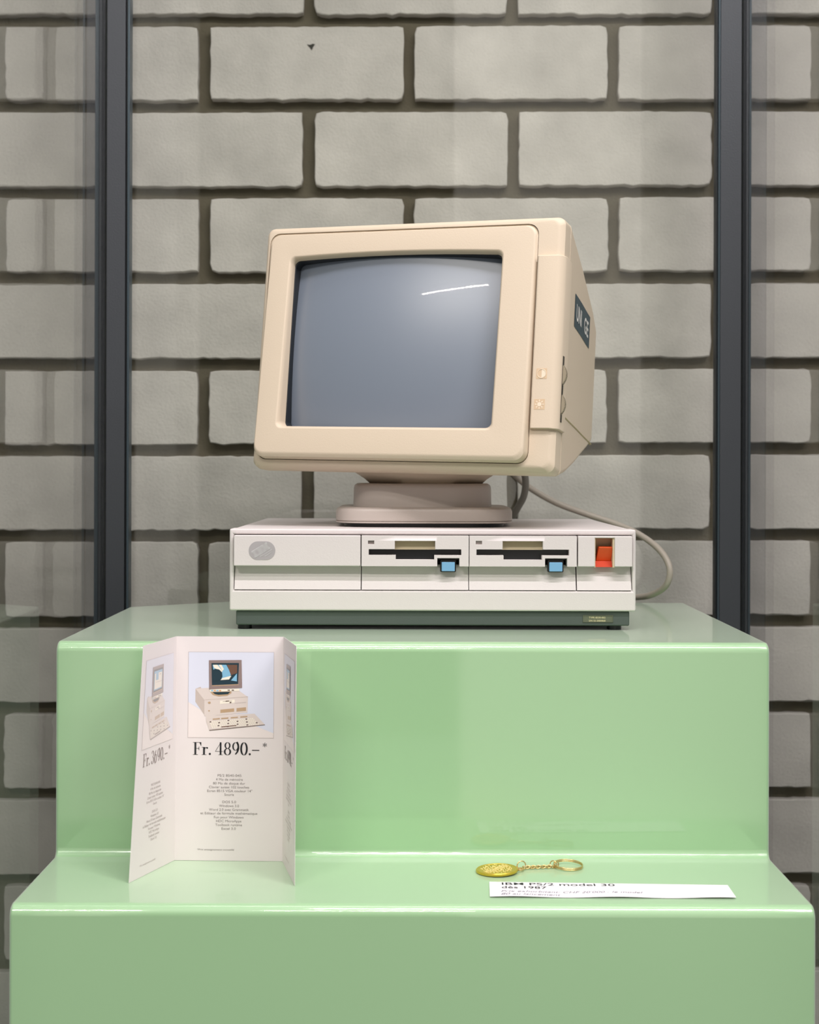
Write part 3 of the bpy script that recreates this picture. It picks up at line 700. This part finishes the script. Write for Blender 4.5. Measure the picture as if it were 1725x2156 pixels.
    for s_, a, b, y in L: put_text(mb, s_, a, b, -y, 4.9, ff)
    put_text(mb, '*Prix enseignement conseill\u00e9', 419, 497, -1791.5, 3.4, ff, shear=.3)
    obj('small_print', mb, M_inkg if strength > .9 else mat('glare_faint_ink', 'b9afac', .8), pn, flip=False)  # same glare painted into the small lettering of the side panels
pn, fn = panel('centre_panel', cBL, cBR, cTL, cTR, '', '', 0, 0); printed(pn, fn, 'Fr. 4890.-', 0, 1)
pn, fn = panel('left_panel', lB, cBL, lT, cTL, '', '', 0, 0); printed(pn, fn, 'Fr. 3690.-', 1, .5)
pn, fn = panel('right_panel', cBR, rB, cTR, rT, '', '', 0, 0); printed(pn, fn, 'Fr. 6990.-', 1, .5)

# ============================================================ caption slip
M_slip = mat('white_paper_slip', 'e8e3e8', .8, .3)
Zs = TREAD + .7
sTL, sTR, sBR, sBL = at_z(1033, 1856, Zs), at_z(1535, 1861.5, Zs), at_z(1553, 1889.5, Zs), at_z(1034.5, 1888, Zs)
def sg(s, t, o=0):
    p = (sTL * (1 - s) + sTR * s) * (1 - t) + (sBL * (1 - s) + sBR * s) * t
    return (p.x, p.y, p.z + o + 1.0 * math.sin(s * 7.5 + .8) ** 2 * t)
mb = MB(); NS = 40
for o in (0, -.25):
    for i in range(NS + 1):
        for j in range(5): mb.v.append(Vector(sg(i / NS, j / 4, o)))
def q_(k, i, j): return k * (NS + 1) * 5 + i * 5 + j
for k in (0, 1):
    for i in range(NS):
        for j in range(4): mb.f.append([q_(k, i, j), q_(k, i + 1, j), q_(k, i + 1, j + 1), q_(k, i, j + 1)]); mb.m.append(0)
for i in range(NS):
    for j in (0, 4): mb.f.append([q_(0, i, j), q_(0, i + 1, j), q_(1, i + 1, j), q_(1, i, j)]); mb.m.append(0)
for i in (0, NS):
    for j in range(4): mb.f.append([q_(0, i, j), q_(0, i, j + 1), q_(1, i, j + 1), q_(1, i, j)]); mb.m.append(0)
slip = obj('caption_slip', mb, M_slip, origin=(sg(.5, 1)[0], 1230, TREAD), smooth=60, label='narrow white caption slip with black text lying on the lower green step by the keyring', cat='label')
mb = MB()
sf = lambda x, y: sg(x, -y, .12)
put_text(mb, 'IBM PS/2 model 30', .052, .525, -.22, .17, sf, bold=.008)
put_text(mb, 'd\u00e8s 1987', .05, .238, -.47, .17, sf, bold=.008)
obj('caption_title', mb, M_ink, slip, flip=False)
mb = MB()
put_text(mb, "Prix exhorbitant: CHF 20'000.- le model", .046, .63, -.73, .13, sf, shear=.3)
put_text(mb, '80 au lancement', .046, .29, -.92, .13, sf, shear=.3)
obj('caption_text', mb, mat('violet_grey_ink', '6d6478', .8), slip, flip=False)

# ============================================================ keyring with medallion
M_gold = mat('worn_gold', 'e2c04a', .3, metal=.85)
M_goldp = mat('pale_gold', 'e3c58a', .22, metal=.9)
kc = at_z(1049, 1836, TREAD)
kr_ = empty('keyring', (kc.x + 30, kc.y, TREAD), 'gold keyring with round medallion, short chain and split ring on the lower green step', 'keyring')
R0 = 18.3; T = 2.6
def tz(x): return (x - kc.x) * .035
mb = MB(); rg = []
for r0, z in ((R0 - .6, .1), (R0, .6), (R0, T - .5), (R0 - .5, T), (R0 - 1.6, T), (R0 - 1.9, T - .25)):
    rg.append([(kc.x + r0 * math.cos(a), kc.y + r0 * .98 * math.sin(a), TREAD + z + .66 + tz(kc.x + r0 * math.cos(a))) for a in [2 * math.pi * k / 72 for k in range(72)]])
mb.loft(rg); med = obj('medallion', mb, M_gold, kr_, smooth=35)
mb = MB()
for i in range(-7, 8):
    for j in range(-7, 8):
        x, y = i * 2.1 + (j % 2), j * 1.9
        if x * x + y * y < 210 and (abs(x - y * .8) < 4.5 or (i + j) % 3 == 0 or j in (-3, 0, 3)):
            c = (kc.x + x, kc.y + y, TREAD + T + .5 + tz(kc.x + x))
            mb.loft([[(c[0] + .6 * math.cos(a), c[1] + .6 * math.sin(a), c[2]) for a in [k * math.pi / 3 for k in range(6)]], [(c[0] + .3 * math.cos(a), c[1] + .3 * math.sin(a), c[2] + .5) for a in [k * math.pi / 3 for k in range(6)]]])
obj('medallion_relief', mb, mat('bright_gold', 'f0dd96', .25, metal=.7), med)
mb = MB(); ex = kc.x + R0 - .5
mb.torus((ex + 2.6, kc.y + 2, TREAD + 2.3), 2.8, 2.4, .8, (1, 0, 0), (0, 1, .1), 24, 8)
obj('medallion_loop', mb, M_goldp, med)
j1 = at_z(1101, 1833, TREAD); 
mb = MB(); mb.torus((j1.x - .2, j1.y, TREAD + 4.6), 3.9, 3.9, .55, (1, .25, 0), (0, .1, 1), 28, 8); obj('jump_ring', mb, M_goldp, kr_, smooth=60)
pa, pb = at_z(1108, 1830, TREAD), at_z(1164, 1828, TREAD); NL = 11
for k in range(NL):
    c = pa.lerp(pb, k / (NL - 1)); c.z = TREAD + 1.9
    mb = MB(); t = 1 if k % 2 else -1
    mb.torus(c, 2.15, 1.45, .52, (1, .15, .25 * t), (-.1, .72, .7 * t), 18, 7)
    obj('chain_link', mb, M_goldp, kr_, smooth=60)
j2 = at_z(1168, 1828, TREAD)
mb = MB(); mb.torus((j2.x, j2.y, TREAD + 3.7), 3.1, 3.1, .5, (1, -.5, 0), (0, .1, 1), 28, 8); obj('jump_ring', mb, M_goldp, kr_, smooth=60)
mb = MB(); mb.torus((j2.x + 2.6, j2.y + 1, TREAD + 3.3), 2.6, 2.6, .5, (.8, .6, 0), (0, .1, 1), 28, 8); obj('jump_ring', mb, M_goldp, kr_, smooth=60)
rc = at_z(1199, 1826, TREAD)
mb = MB()
for dz in (.75, 2.1): mb.torus((rc.x, rc.y, TREAD + dz + 1.0), 12.6, 12.6, .62, (1, 0, -.03), (0, 1, .06), 56, 8)
obj('split_ring', mb, M_goldp, kr_, smooth=60)
